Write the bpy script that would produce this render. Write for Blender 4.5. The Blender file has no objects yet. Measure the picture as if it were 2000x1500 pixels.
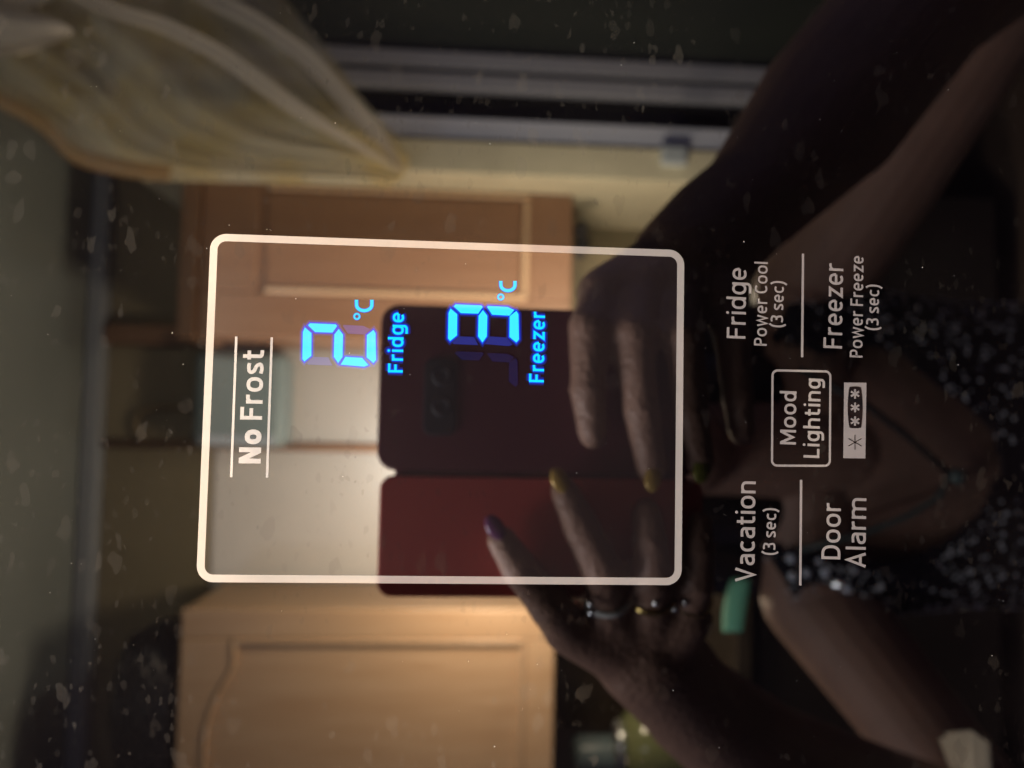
import bpy, bmesh, math, random
from mathutils import Vector, Matrix, noise
random.seed(7)
R_ = math.radians
C = bpy.context.scene.collection

# ------------------------------------------------------------------ camera
CAM_D = 0.166                     # metres between lens and glass
CZ = 1.50                         # height of the lens
F_PX = 1500.0                     # focal length in photo pixels (photo 2000 px wide)
base = Matrix(((0, 1, 0), (0, 0, -1), (-1, 0, 0)))      # the phone is held upright, the picture lies on its side
rv = Vector((-0.06613344, -0.02178151, -0.05268745))
RM = Matrix.Rotation(rv.length, 3, rv.normalized()) @ base
cam_data = bpy.data.cameras.new('camera')
cam = bpy.data.objects.new('camera', cam_data); C.objects.link(cam)
cam.matrix_world = Matrix.Translation((0, -CAM_D, CZ)) @ RM.to_4x4()
cam_data.sensor_width = 36.0
cam_data.lens = F_PX / 2000 * 36
cam_data.clip_start = 0.005
cam_data.clip_end = 60
cam_data.dof.use_dof = True
cam_data.dof.focus_distance = CAM_D * 1.003
cam_data.dof.aperture_fstop = 10.5
bpy.context.scene.camera = cam

# ------------------------------------------------------------------ world, lamps, exposure
w = bpy.data.worlds.new('World'); bpy.context.scene.world = w; w.use_nodes = True
w.node_tree.nodes['Background'].inputs[0].default_value = (0.80, 0.70, 1.20, 1)
w.node_tree.nodes['Background'].inputs[1].default_value = 0.45
vs = bpy.context.scene.view_settings
vs.view_transform = 'Standard'; vs.look = 'None'; vs.exposure = 0; vs.gamma = 1

def V(px, py, Y):
    """point of the mirrored room seen at photo pixel (px,py), Y metres behind the glass -> its real place in front of the glass"""
    d = RM @ Vector(((px - 1000) / F_PX, (750 - py) / F_PX, -1))
    t = (Y + CAM_D) / d.y
    return Vector((d.x * t, -Y, CZ + d.z * t))
def P(px, py, off=0.0):
    """point of the glass seen at photo pixel (px,py), off metres proud of it"""
    d = RM @ Vector(((px - 1000) / F_PX, (750 - py) / F_PX, -1))
    t = (CAM_D - off) / d.y
    return Vector((d.x * t, -off, CZ + d.z * t))

def lamp(name, kind, loc, energy, col, size=0.1, target=None, size_y=None, spread=None):
    l = bpy.data.lights.new(name, kind); l.energy = energy; l.color = col
    if kind == 'AREA':
        l.size = size
        if size_y: l.shape = 'RECTANGLE'; l.size_y = size_y
        if spread: l.spread = spread
    else: l.shadow_soft_size = size
    o = bpy.data.objects.new(name, l); C.objects.link(o); o.location = loc
    if target is not None:
        o.rotation_euler = (Vector(target) - Vector(loc)).to_track_quat('-Z', 'Y').to_euler()
    return o
# kitchen lamp on the far wall behind the person, and a ceiling tube above the fridge
lamp('wall_lamp_light', 'POINT', V(985, 1070, 1.56), 170.0, (1.0, 0.79, 0.56), 0.09)
lamp('wall_fill_light', 'POINT', V(830, 900, 2.10), 15.0, (1.0, 0.96, 0.90), 0.04)  # added unseen fill that brightens the far wall
lamp('ceiling_tube_light', 'AREA', (-0.85, -0.16, 2.50), 42.0, (0.90, 0.92, 1.0), 0.7, (0, -0.15, 1.2), 0.1)
lamp('door_fill_light', 'AREA', (-0.26, -0.14, 1.93), 4.6, (1.0, 0.90, 0.82), 0.30, (0, -0.16, 1.4), 0.06)  # unseen fill put in to give the display frame its brightness gradient

lamp('casing_fill_light', 'POINT', V(1230, 600, 1.42), 58.0, (1.0, 0.86, 0.62), 0.03)  # hidden helper light added to brighten the window casing
lamp('curtain_fill_light', 'POINT', V(-330, 330, 1.12), 16.0, (1.0, 0.90, 0.74), 0.06)  # extra light without a fitting, added to brighten the curtain
# ------------------------------------------------------------------ helpers
def new_mat(name, col=(.5, .5, .5), rough=.5, metal=0.0, ior=1.5, noise_amt=0.0, nscale=20, bump=0.0, bscale=60):
    m = bpy.data.materials.new(name); m.use_nodes = True
    nt = m.node_tree; b = nt.nodes['Principled BSDF']
    b.inputs['Base Color'].default_value = (*col, 1)
    b.inputs['Roughness'].default_value = rough
    b.inputs['Metallic'].default_value = metal
    b.inputs['IOR'].default_value = ior
    tc = nt.nodes.new('ShaderNodeTexCoord')
    if noise_amt:
        n = nt.nodes.new('ShaderNodeTexNoise'); n.inputs['Scale'].default_value = nscale; n.inputs['Detail'].default_value = 5
        nt.links.new(tc.outputs['Object'], n.inputs['Vector'])
        mx = nt.nodes.new('ShaderNodeMixRGB'); mx.blend_type = 'MULTIPLY'; mx.inputs[0].default_value = noise_amt
        mx.inputs[1].default_value = (*col, 1)
        r = nt.nodes.new('ShaderNodeValToRGB'); r.color_ramp.elements[0].position = .3; r.color_ramp.elements[1].position = .7
        r.color_ramp.elements[0].color = (.25, .25, .25, 1)
        nt.links.new(n.outputs['Fac'], r.inputs[0]); nt.links.new(r.outputs[0], mx.inputs[2])
        nt.links.new(mx.outputs[0], b.inputs['Base Color'])
    if bump:
        n2 = nt.nodes.new('ShaderNodeTexNoise'); n2.inputs['Scale'].default_value = bscale; n2.inputs['Detail'].default_value = 4
        nt.links.new(tc.outputs['Object'], n2.inputs['Vector'])
        bp = nt.nodes.new('ShaderNodeBump'); bp.inputs['Strength'].default_value = bump; bp.inputs['Distance'].default_value = .01
        nt.links.new(n2.outputs['Fac'], bp.inputs['Height']); nt.links.new(bp.outputs[0], b.inputs['Normal'])
    return m

def stained(name, col, ior, rough=0.015, metal=0.0, haze=0.04, stain=0.44, emis=None, estr=0.0, stain_col=(.022, .019, .018)):
    """gloss of the front glass with dried water drops and a thin film of grease"""
    m = bpy.data.materials.new(name); m.use_nodes = True; nt = m.node_tree; N = nt.nodes; L = nt.links
    b = N['Principled BSDF']; out = N['Material Output']
    b.inputs['Base Color'].default_value = (*col, 1); b.inputs['Roughness'].default_value = rough
    b.inputs['Metallic'].default_value = metal; b.inputs['IOR'].default_value = ior
    if emis:
        b.inputs['Emission Color'].default_value = (*emis, 1); b.inputs['Emission Strength'].default_value = estr
    g = N.new('ShaderNodeNewGeometry')
    def math_(op, a, bb=None, clamp=False):
        n = N.new('ShaderNodeMath'); n.operation = op; n.use_clamp = clamp
        for i, v in enumerate((a, bb)):
            if v is None: continue
            if isinstance(v, (int, float)): n.inputs[i].default_value = v
            else: L.new(v, n.inputs[i])
        return n.outputs[0]
    def layer(scale, stretch, distort, lo, hi, seed):
        mp = N.new('ShaderNodeMapping'); mp.inputs['Scale'].default_value = (stretch[0], 1, stretch[1]); mp.inputs['Location'].default_value = (seed, 0, seed * 1.7)
        L.new(g.outputs['Position'], mp.inputs['Vector'])
        dn = N.new('ShaderNodeTexNoise'); dn.inputs['Scale'].default_value = scale * 1.6; dn.inputs['Detail'].default_value = 1
        L.new(mp.outputs[0], dn.inputs['Vector'])
        ad = N.new('ShaderNodeVectorMath'); ad.operation = 'MULTIPLY_ADD'
        L.new(dn.outputs['Color'], ad.inputs[0]); ad.inputs[1].default_value = (distort,) * 3; L.new(mp.outputs[0], ad.inputs[2])
        v = N.new('ShaderNodeTexVoronoi'); v.voronoi_dimensions = '3D'; v.inputs['Scale'].default_value = scale
        L.new(ad.outputs[0], v.inputs['Vector'])
        sep = N.new('ShaderNodeSeparateColor'); L.new(v.outputs['Color'], sep.inputs[0])
        # radius differs from drop to drop, many cells stay empty
        rad = N.new('ShaderNodeMapRange'); rad.inputs['From Min'].default_value = lo; rad.inputs['From Max'].default_value = 1; rad.inputs['To Min'].default_value = 0; rad.inputs['To Max'].default_value = hi
        L.new(sep.outputs['Red'], rad.inputs['Value'])
        diff = math_('SUBTRACT', rad.outputs[0], v.outputs['Distance'])
        fill = math_('MULTIPLY', diff, 14, True)
        ring = N.new('ShaderNodeMapRange'); ring.inputs['From Min'].default_value = 0.0; ring.inputs['From Max'].default_value = .06; ring.inputs['To Min'].default_value = 1; ring.inputs['To Max'].default_value = .6
        L.new(diff, ring.inputs['Value'])
        wt = math_('MULTIPLY', fill, ring.outputs[0])
        return math_('MULTIPLY', wt, sep.outputs['Green'])
    a = layer(250, (.6, 1), .0036, .34, .40, 3.1)
    c = layer(620, (.6, 1), .0013, .30, .44, 9.4)
    big = N.new('ShaderNodeTexNoise'); big.inputs['Scale'].default_value = 28; big.inputs['Detail'].default_value = 2
    L.new(g.outputs['Position'], big.inputs['Vector'])
    patch = N.new('ShaderNodeMapRange'); patch.inputs['From Min'].default_value = .38; patch.inputs['From Max'].default_value = .62
    L.new(big.outputs['Fac'], patch.inputs['Value'])
    s = math_('MAXIMUM', math_('MULTIPLY', a, math_('ADD', patch.outputs[0], .65, True)), math_('MULTIPLY', c, patch.outputs[0]))
    film = N.new('ShaderNodeTexNoise'); film.inputs['Scale'].default_value = 900; film.inputs['Detail'].default_value = 3
    L.new(g.outputs['Position'], film.inputs['Vector'])
    fl = math_('MULTIPLY', math_('MULTIPLY', film.outputs['Fac'], patch.outputs[0]), haze)
    fac = math_('ADD', math_('MULTIPLY', s, stain), fl, True)
    df = N.new('ShaderNodeBsdfPrincipled'); df.inputs['Base Color'].default_value = (*stain_col, 1); df.inputs['Roughness'].default_value = .35
    mix = N.new('ShaderNodeMixShader'); L.new(fac, mix.inputs[0]); L.new(b.outputs[0], mix.inputs[1]); L.new(df.outputs[0], mix.inputs[2])
    L.new(mix.outputs[0], out.inputs['Surface'])
    return m

def link(name, me, mat, parent=None):
    o = bpy.data.objects.new(name, me); C.objects.link(o)
    if mat: me.materials.append(mat)
    if parent: o.parent = parent; o.matrix_parent_inverse = Matrix.Translation(-parent.location)
    return o
def from_bm(name, bm, mat, parent=None, smooth=False):
    me = bpy.data.meshes.new(name); bm.normal_update(); bm.to_mesh(me); bm.free()
    if smooth:
        for p in me.polygons: p.use_smooth = True
    return link(name, me, mat, parent)
def from_py(name, vs_, fs, mat, parent=None, smooth=False):
    me = bpy.data.meshes.new(name); me.from_pydata([tuple(v) for v in vs_], [], fs); me.update()
    if smooth:
        for p in me.polygons: p.use_smooth = True
    return link(name, me, mat, parent)
def thing(name, label, cat, loc=(0, 0, 0), group=None):
    o = bpy.data.objects.new(name, None); C.objects.link(o); o.location = loc; o.empty_display_size = .05
    o['label'] = label; o['category'] = cat
    if group: o['group'] = group
    return o
def tag(o, label, cat, group=None):
    o['label'] = label; o['category'] = cat
    if group: o['group'] = group
    return o
def box_bm(x0, x1, y0, y1, z0, z1, bev=0.0, seg=2):
    bm = bmesh.new()
    vv = [bm.verts.new(p) for p in ((x0, y0, z0), (x1, y0, z0), (x1, y1, z0), (x0, y1, z0), (x0, y0, z1), (x1, y0, z1), (x1, y1, z1), (x0, y1, z1))]
    for f in ((3, 2, 1, 0), (4, 5, 6, 7), (0, 1, 5, 4), (1, 2, 6, 5), (2, 3, 7, 6), (3, 0, 4, 7)):
        bm.faces.new([vv[i] for i in f])
    if bev: bmesh.ops.bevel(bm, geom=bm.edges[:], offset=bev, segments=seg, affect='EDGES', profile=.5)
    return bm
def box(name, x0, x1, y0, y1, z0, z1, mat, parent=None, bev=0.0):
    x0, x1 = sorted((x0, x1)); y0, y1 = sorted((y0, y1)); z0, z1 = sorted((z0, z1))
    return from_bm(name, box_bm(x0, x1, y0, y1, z0, z1, bev), mat, parent)

# ================================================================== THE FRIDGE
M_glass = stained('black_door_glass', (.0008, .0006, .0009), 1.64)
M_win = stained('smoked_display_window', (.012, .0095, .0105), 2.4)
M_frame = stained('silver_frame_print', (.44, .41, .385), 2.2, rough=.03, haze=.0, stain=.12)
M_print = stained('silver_lettering', (.34, .31, .30), 1.8, rough=.06, haze=.0, stain=.08)
M_white = stained('white_lettering', (.52, .50, .48), 1.9, rough=.06, haze=.0, stain=.08)
M_dark = stained('dark_print', (.008, .006, .007), 1.7, haze=0, stain=.1)
M_lit = stained('lit_led', (.01, .01, .01), 1.62, haze=0, stain=.05, emis=(.04, .80, 1.0), estr=1.1)
M_lit2 = stained('lit_led_text', (.01, .01, .01), 1.55, haze=0, stain=.05, emis=(.0, .74, 1.0), estr=1.1)
M_rim = stained('led_glow_rim', (.01, .01, .01), 1.9, haze=0, stain=.05, emis=(.0, .045, .85), estr=1.0)  # emissive rim imitating blue bloom round the lit shapes
M_halo = stained('led_painted_halo', (.012, .0095, .0105), 2.4, stain=.1, emis=(.0, .010, .14), estr=1.0)  # faint emission painted round the lit shapes as their halo
M_ghost = stained('unlit_led_weak_glow', (.014, .014, .03), 2.4, haze=0, stain=.1, emis=(.01, .028, .32), estr=.55)  # unlit segments kept visible by a weak blue emission
M_ghost2 = stained('unlit_led_faint_glow', (.012, .011, .016), 2.4, haze=0, stain=.1, emis=(.003, .008, .12), estr=.22)  # same painted glow, weaker, for the dark digit
M_steel = new_mat('grey_door_side', (.25, .25, .26), .4, .8)

fr = thing('refrigerator', 'black glass fridge door with lit blue temperature display and silver lettering', 'fridge', (0, 0, 0))
def rr_outline(x0, x1, z0, z1, r, n=8):
    pts = []
    for cx, cz, a0 in ((x1 - r, z1 - r, 0), (x0 + r, z1 - r, 90), (x0 + r, z0 + r, 180), (x1 - r, z0 + r, 270)):
        for i in range(n + 1):
            a = R_(a0 + 90 * i / n); pts.append((cx + r * math.cos(a), cz + r * math.sin(a)))
    return pts
# door glass: a 4 mm sheet with polished edge, and the door behind it
box('door_glass', -.36, .34, 0.0, .004, .82, 1.84, M_glass, fr, bev=.0012)
box('door_body', -.355, .335, .0042, .07, .815, 1.845, M_steel, fr, bev=.004)
box('cabinet_shell', -.35, .33, .078, .68, .10, 1.88, M_steel, fr, bev=.006)

EPS = 0.00004
# display window and its silver frame, measured on the glass
tl, br = P(411.7, 456.0), P(1331, 1142.9)
tr, bl = P(1336.2, 488.9), P(383.6, 1136.7)
X1 = (tl.x + tr.x) / 2; X0 = (bl.x + br.x) / 2; Z1 = (tl.z + bl.z) / 2; Z0 = (tr.z + br.z) / 2
fw = 0.00158; rad = .0034
outer = rr_outline(X0, X1, Z0, Z1, rad, 10); inner = rr_outline(X0 + fw, X1 - fw, Z0 + fw, Z1 - fw, rad - fw, 10)
n = len(outer)
vsx = [(x, -2 * EPS, z) for x, z in inner]
from_py('display_window', vsx, [list(range(n))], M_win, fr)
vv = [(x, -3 * EPS, z) for x, z in outer] + [(x, -3 * EPS, z) for x, z in inner]
from_py('display_frame', vv, [(i, (i + 1) % n, n + (i + 1) % n, n + i) for i in range(n)], M_frame, fr)

# ---- strokes
def ribbon(pts, w_, closed=False):
    """flat band of width w_ along a 2D polyline, mitred"""
    n_ = len(pts); L_, R2 = [], []
    for i in range(n_):
        if closed: a, b_ = pts[i - 1], pts[(i + 1) % n_]
        else: a, b_ = pts[max(i - 1, 0)], pts[min(i + 1, n_ - 1)]
        p = Vector(pts[i]); d1 = (p - Vector(a)); d2 = (Vector(b_) - p)
        if d1.length < 1e-9: d1 = d2
        if d2.length < 1e-9: d2 = d1
        d1.normalize(); d2.normalize()
        n1 = Vector((-d1.y, d1.x)); n2 = Vector((-d2.y, d2.x)); mt = (n1 + n2)
        if mt.length < 1e-6: mt = n1
        mt.normalize(); k = min(2.5, 1 / max(.3, mt.dot(n1)))
        L_.append(p + mt * w_ / 2 * k); R2.append(p - mt * w_ / 2 * k)
    vs_ = L_ + R2; fs = []
    for i in range(n_ if closed else n_ - 1):
        j = (i + 1) % n_; fs.append((i, j, n_ + j, n_ + i))
    return vs_, fs
def sup(cx, cy, rx, ry, a0, a1, n_=16, e=2.35):
    o = []
    for i in range(n_ + 1):
        a = R_(a0 + (a1 - a0) * i / n_); c, s = math.cos(a), math.sin(a)
        o.append((cx + rx * math.copysign(abs(c) ** (2 / e), c), cy + ry * math.copysign(abs(s) ** (2 / e), s)))
    return o
def crom(p, k=6):
    o = []
    q = [p[0]] + list(p) + [p[-1]]
    for i in range(1, len(q) - 2):
        for j in range(k):
            t = j / k; r = []
            for d in (0, 1):
                a, b_, c, e = q[i - 1][d], q[i][d], q[i + 1][d], q[i + 2][d]
                r.append(.5 * ((2 * b_) + (-a + c) * t + (2 * a - 5 * b_ + 4 * c - e) * t * t + (-a + 3 * b_ - 3 * c + e) * t ** 3))
            o.append(tuple(r))
    o.append(p[-1]); return o
def glyph(ch, w_):
    """strokes [(points, closed)], advance width; cap height 1, baseline 0"""
    h = w_ / 2; X = .76; mid = X / 2
    if ch == ' ': return [], .30
    if ch == 'N':
        W = .72; return [([(h, 0), (h, 1)], 0), ([(h * 1.25, 1 - h * .4), (W - h * 1.25, h * .4)], 0), ([(W - h, 0), (W - h, 1)], 0)], W
    if ch == 'F': return [([(h, 0), (h, 1)], 0), ([(h, 1 - h), (.56, 1 - h)], 0), ([(h, .50), (.51, .50)], 0)], .58
    if ch == 'L': return [([(h, 1), (h, h), (.55, h)], 0)], .55
    if ch == 'M':
        W = .88; return [([(h, 0), (h, 1)], 0), ([(h * 1.3, 1 - h * .4), (W / 2, .22), (W - h * 1.3, 1 - h * .4)], 0), ([(W - h, 0), (W - h, 1)], 0)], W
    if ch == 'V': return [([(h * .9, 1), (.36, h * .6), (.72 - h * .9, 1)], 0)], .72
    if ch == 'A': return [([(h * .9, 0), (.37, 1 - h * .6), (.74 - h * .9, 0)], 0), ([(.16, .28), (.58, .28)], 0)], .74
    if ch == 'D': return [([(h, 1 - h), (h, h), (.30, h)] + sup(.30, .5, .40 - h, .5 - h, -90, 90, 16)[1:] + [(.30, 1 - h)], 1)], .70
    if ch == 'P': return [([(h, 0), (h, 1 - h), (.30, 1 - h)] + sup(.32, .70, .29 - h, .30 - h, 90, -90, 12) + [(h, .40 + h)], 0)], .61
    if ch == 'C': return [(sup(.37, .5, .37 - h, .5 - h, 48, 312, 24), 0)], .64
    if ch == 'o': return [(sup(.33, mid, .33 - h, mid - h, 0, 360, 28)[:-1], 1)], .66
    if ch == 'c': return [(sup(.33, mid, .33 - h, mid - h, 52, 308, 20), 0)], .56
    if ch == 'e': return [([(h * 1.6, mid), (.62 - h, mid)], 0), (sup(.31, mid, .31 - h, mid - h, 0, 312, 24), 0)], .62
    if ch == 'd': return [(sup(.30, mid, .30 - h, mid - h, 0, 360, 26)[:-1], 1), ([(.62 - h, 0), (.62 - h, 1.06)], 0)], .62
    if ch == 'g': return [(sup(.30, mid, .30 - h, mid - h, 0, 360, 26)[:-1], 1), ([(.62 - h, X), (.62 - h, -.03)] + sup(.33, -.03, .29 - h, .24 - h, 0, -90, 8)[1:] + [(.07, -.27 + h)], 0)], .62
    if ch == 'a': return [([(.07, X - h - .015)] + sup(.28, X - .22, .28 - h, .22 - h, 90, 0, 8) + [(.56 - h, 0)], 0), ([(.56 - h, .44), (.30, .44)] + sup(.26, .235, .26 - h, .235 - h + .002, 90, 270, 14)[1:] + [(.34, h), (.56 - h, .13)], 0)], .57
    if ch == 'r': return [([(h, 0), (h, X)], 0), ([(h, X - .26)] + sup(.33, X - .27, .33 - h, .27 - h, 178, 92, 7) + [(.40, X - h)], 0)], .40
    if ch == 'n': return [([(h, 0), (h, X)], 0), ([(h, X - .26)] + sup(.31, X - .27, .31 - h, .27 - h, 178, 0, 14) + [(.62 - h, 0)], 0)], .62
    if ch == 'h': return [([(h, 0), (h, 1.06)], 0), ([(h, X - .26)] + sup(.31, X - .27, .31 - h, .27 - h, 178, 0, 14) + [(.62 - h, 0)], 0)], .62
    if ch == 'm': return [([(h, 0), (h, X)], 0), ([(h, X - .26)] + sup(.28, X - .26, .28 - h, .26 - h, 178, 0, 12) + [(.56 - h, 0)], 0), ([(.56 - h, X - .26)] + sup(.79 - h, X - .26, .23, .26 - h, 178, 0, 12) + [(1.02 - h, 0)], 0)], 1.02
    if ch == 'i': return [([(h, 0), (h, X)], 0), ([(h + .62 * h * math.cos(a * math.pi / 5), 1.0 - h * .3 + .62 * h * math.sin(a * math.pi / 5)) for a in range(10)], 2)], w_
    if ch == 'l': return [([(h, 0), (h, 1.06)], 0)], w_
    if ch == 't': return [([(.15, .96), (.15, .22)] + sup(.33, .19, .18, .19 - h, 176, 268, 6) + [(.43, h)], 0), ([(0, X - h), (.40, X - h)], 0)], .43
    if ch == 's': return [(crom([(.49, X - h - .03), (.31, X - h), (.13, X - h - .03), (h, X - .215), (.15, mid + .05), (.36, mid - .06), (.52 - h, .20), (.40, h + .03), (.22, h), (.03, h + .04)]), 0)], .52
    if ch == 'w': return [([(h * .8, X), (.24, h * .4), (.45, X - h * .5), (.66, h * .4), (.90 - h * .8, X)], 0)], .90
    if ch == 'z': return [([(.03, X - h), (.50 - h * .3, X - h), (h * 1.1, h), (.53, h)], 0)], .54
    if ch == '3': return [(crom([(.05, 1 - h - .02), (.25, 1 - h), (.45, 1 - h - .06), (.52 - h * .6, .75), (.40, .57), (.20, .53)]), 0), (crom([(.20, .53), (.42, .49), (.56 - h, .28), (.46, h + .06), (.25, h), (.02, h + .03)]), 0)], .57
    if ch == '(': return [(crom([(.26, 1.08), (.12, .82), (h, .43), (.12, .04), (.26, -.22)]), 0)], .27
    if ch == ')': return [(crom([(.01, 1.08), (.15, .82), (.27 - h, .43), (.15, .04), (.01, -.22)]), 0)], .27
    raise ValueError(ch)
cnt = [0]
def word(name, text, start, end, cap, stroke, mat, track=.10, off=4 * EPS, parent=None, weights=None, rimm=None, raise_=0.0, label=None):
    """text printed on the glass: start/end pixels of the baseline, cap height in pixels"""
    a, b_ = P(*start), P(*end)
    ux = (b_ - a); run = ux.length; ux.normalize(); uz = Vector((-ux.z, 0, ux.x))
    pxm = (P(start[0], start[1]) - P(start[0] - 10, start[1])).length / 10
    H = cap * pxm; sw = stroke / cap
    adv = []; x = 0
    for i, ch in enumerate(text):
        k = weights[i] if weights else 1
        st, wd = glyph(ch, sw * k); adv.append((x, st, k)); x += wd + (track if ch not in ' ' else 0)
    x -= track; sx = run / x
    out = []
    for pas in ((2, 1) if rimm else ()) + (0,):
        vs_, fs = [], []; layer_ = 0
        for gi, (x0, st, k) in enumerate(adv):
            for si, (pts, cl) in enumerate(st):
                # widths keep their size although the run is scaled
                q = [((x0 + px) * sx, pz * H) for px, pz in pts]
                ww = sw * k * H * (1, 2.0, 3.6)[pas]
                o2 = off + EPS * .25 * (si % 3) + (0 if pas else (EPS if rimm else 0)) if pas < 2 else (3.0 + .1 * (si % 3) + .3 * (gi % 3)) * EPS
                if cl == 2:
                    cx = sum(p[0] for p in q) / len(q); cz = sum(p[1] for p in q) / len(q)
                    r_ = ww * .56
                    q = [(cx + r_ * math.cos(t * math.pi / 6), cz + r_ * math.sin(t * math.pi / 6)) for t in range(12)]
                    base_i = len(vs_); vs_ += [a + ux * p[0] + uz * p[1] + Vector((0, -o2, 0)) for p in q]; fs.append([base_i + t for t in range(12)])
                    continue
                rv_, rf = ribbon(q, ww, bool(cl))
                base_i = len(vs_)
                vs_ += [a + ux * p.x + uz * p.y + Vector((0, -o2, 0)) for p in rv_]
                fs += [[base_i + t for t in f] for f in rf]
        if pas == 2: halo_data = (vs_, fs)
        elif pas: rim_data = (vs_, fs)
        else:
            o = from_py(name, vs_, fs, mat, parent or fr)
            if label: o['label'] = label
    if rimm:
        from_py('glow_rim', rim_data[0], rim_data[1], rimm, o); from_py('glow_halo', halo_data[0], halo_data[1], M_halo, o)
    return o
def line(name, p0, p1, wpx, mat=M_print, off=4 * EPS, parent=None):
    a, b_ = P(*p0), P(*p1); pxm = (P(p0[0] + 10, p0[1]) - a).length / 10
    v_, f_ = ribbon([(a.x, a.z), (b_.x, b_.z)], wpx * pxm)
    return from_py(name, [(v.x, -off, v.y) for v in v_], f_, mat, parent or fr)

# printed words (photo pixels: baseline start, baseline end)
word('printed_word', 'No Frost', (509.5, 905.5), (516.5, 684), 43, 7.2, M_white, .13, weights=[1.35, 1.35, 1, 1, 1, 1, 1, 1], label='silver words No Frost, first word bolder')
line('printed_rule', (452, 932), (462, 657.5), 4.8, M_white); line('printed_rule', (522, 932.5), (531.2, 659), 4.8, M_white)
word('printed_word', 'Fridge', (1455.3, 662), (1458, 524), 36.5, 4.9, M_print, .13, label='silver word Fridge')
word('printed_word', 'Power Cool', (1497, 675.6), (1499, 512.5), 25, 3.6, M_print, .13, label='small silver words Power Cool')
word('printed_word', '(3 sec)', (1528.5, 640), (1531, 550), 24.5, 3.6, M_print, .13, label='small silver words (3 sec)')
line('printed_rule', (1566, 697.7), (1567.8, 495.6), 4.6)
word('printed_word', 'Freezer', (1644, 681), (1646.5, 515.7), 36.5, 4.9, M_print, .13, label='silver word Freezer')
word('printed_word', 'Power Freeze', (1683.8, 698.5), (1686, 500.7), 25, 3.6, M_print, .13, label='small silver words Power Freeze')
word('printed_word', '(3 sec)', (1715, 645.5), (1717, 557), 24.5, 3.6, M_print, .13)
word('printed_word', 'Mood', (1553.8, 868.5), (1555.2, 764.5), 31, 4.8, M_print, .13, label='silver word Mood')
word('printed_word', 'Lighting', (1599.6, 894.7), (1602.5, 740), 31, 4.8, M_print, .15, label='silver word Lighting')
word('printed_word', 'Vacation', (1473, 1136), (1475.5, 940.4), 37.5, 5.3, M_print, .13, label='silver word Vacation')
word('printed_word', '(3 sec)', (1513.5, 1084), (1516, 992.8), 24.5, 3.7, M_print, .13)
line('printed_rule', (1562.4, 1143), (1564, 937), 4.8)
word('printed_word', 'Door', (1640.6, 1092.5), (1642, 983), 37, 5.3, M_print, .13, label='silver word Door')
word('printed_word', 'Alarm', (1689.7, 1108.7), (1691.5, 973), 37, 5.3, M_print, .13, label='silver word Alarm')
# rounded outline round Mood Lighting
def px_outline(l, r, t, b_, rp, k=6):
    o = []
    for cx, cy, a0 in ((r - rp, t + rp, 270), (r - rp, b_ - rp, 0), (l + rp, b_ - rp, 90), (l + rp, t + rp, 180)):
        for i in range(k + 1):
            a = R_(a0 + 90 * i / k); o.append((cx + rp * math.cos(a), cy + rp * math.sin(a)))
    return o
def ring_px(name, pts, wpx, mat, off=4 * EPS):
    q = [P(*p) for p in pts]; v_, f_ = ribbon([(p.x, p.z) for p in q], wpx * 0.0001107, True)
    return from_py(name, [(v.x, -off, v.y) for v in v_], f_, mat, fr)
ring_px('button_outline', [(x - (y - 817) * .006, y + (x - 1565) * .02 * (1 if y < 800 else .2)) for x, y in px_outline(1507.8, 1620.6, 724.5, 909.5, 10)], 4.4, M_print)
# freezer star rating badge
def poly_px(name, pts, mat, off, parent=None):
    return from_py(name, [P(x, y, off) for x, y in pts], [list(range(len(pts)))], mat, parent or fr)
badge = poly_px('star_badge', [(1648.6, 747), (1692.3, 747.6), (1690.2, 895.3), (1647, 894.8)], M_print, 4 * EPS)
barrel = []
for i in range(13): barrel.append((1659 - 3.4 * math.sin(math.pi * i / 12) ** .8, 835 - 79 * i / 12))
barrel += [(1664, 755), (1676, 755)]
for i in range(13): barrel.append((1681.5 + 3.4 * math.sin(math.pi * i / 12) ** .8, 756.5 + 79 * i / 12))
barrel += [(1676, 836.3), (1664, 836.2)]
poly_px('dark_field', barrel, M_dark, 5 * EPS, badge)
def star(name, cx, cy, r, wpx, mat, off, parent):
    vs_, fs = [], []
    for k in range(3):
        a = R_(60 * k + 90); v_, f_ = ribbon([(cx - r * math.cos(a), cy - r * math.sin(a)), (cx + r * math.cos(a), cy + r * math.sin(a))], wpx)
        b0 = len(vs_); vs_ += [P(v.x, v.y, off + k * EPS * .3) for v in v_]; fs += [[b0 + t for t in f] for f in f_]
    return from_py(name, vs_, fs, mat, parent)
for cy in (769.3, 795.8, 822.5): star('printed_star', 1670, cy, 9.3, 3.7, M_print, 6 * EPS, badge)
star('printed_star', 1669.8, 863.8, 14.5, 1.5, M_dark, 5 * EPS, badge)['label'] = 'thin dark six-armed star'

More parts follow.
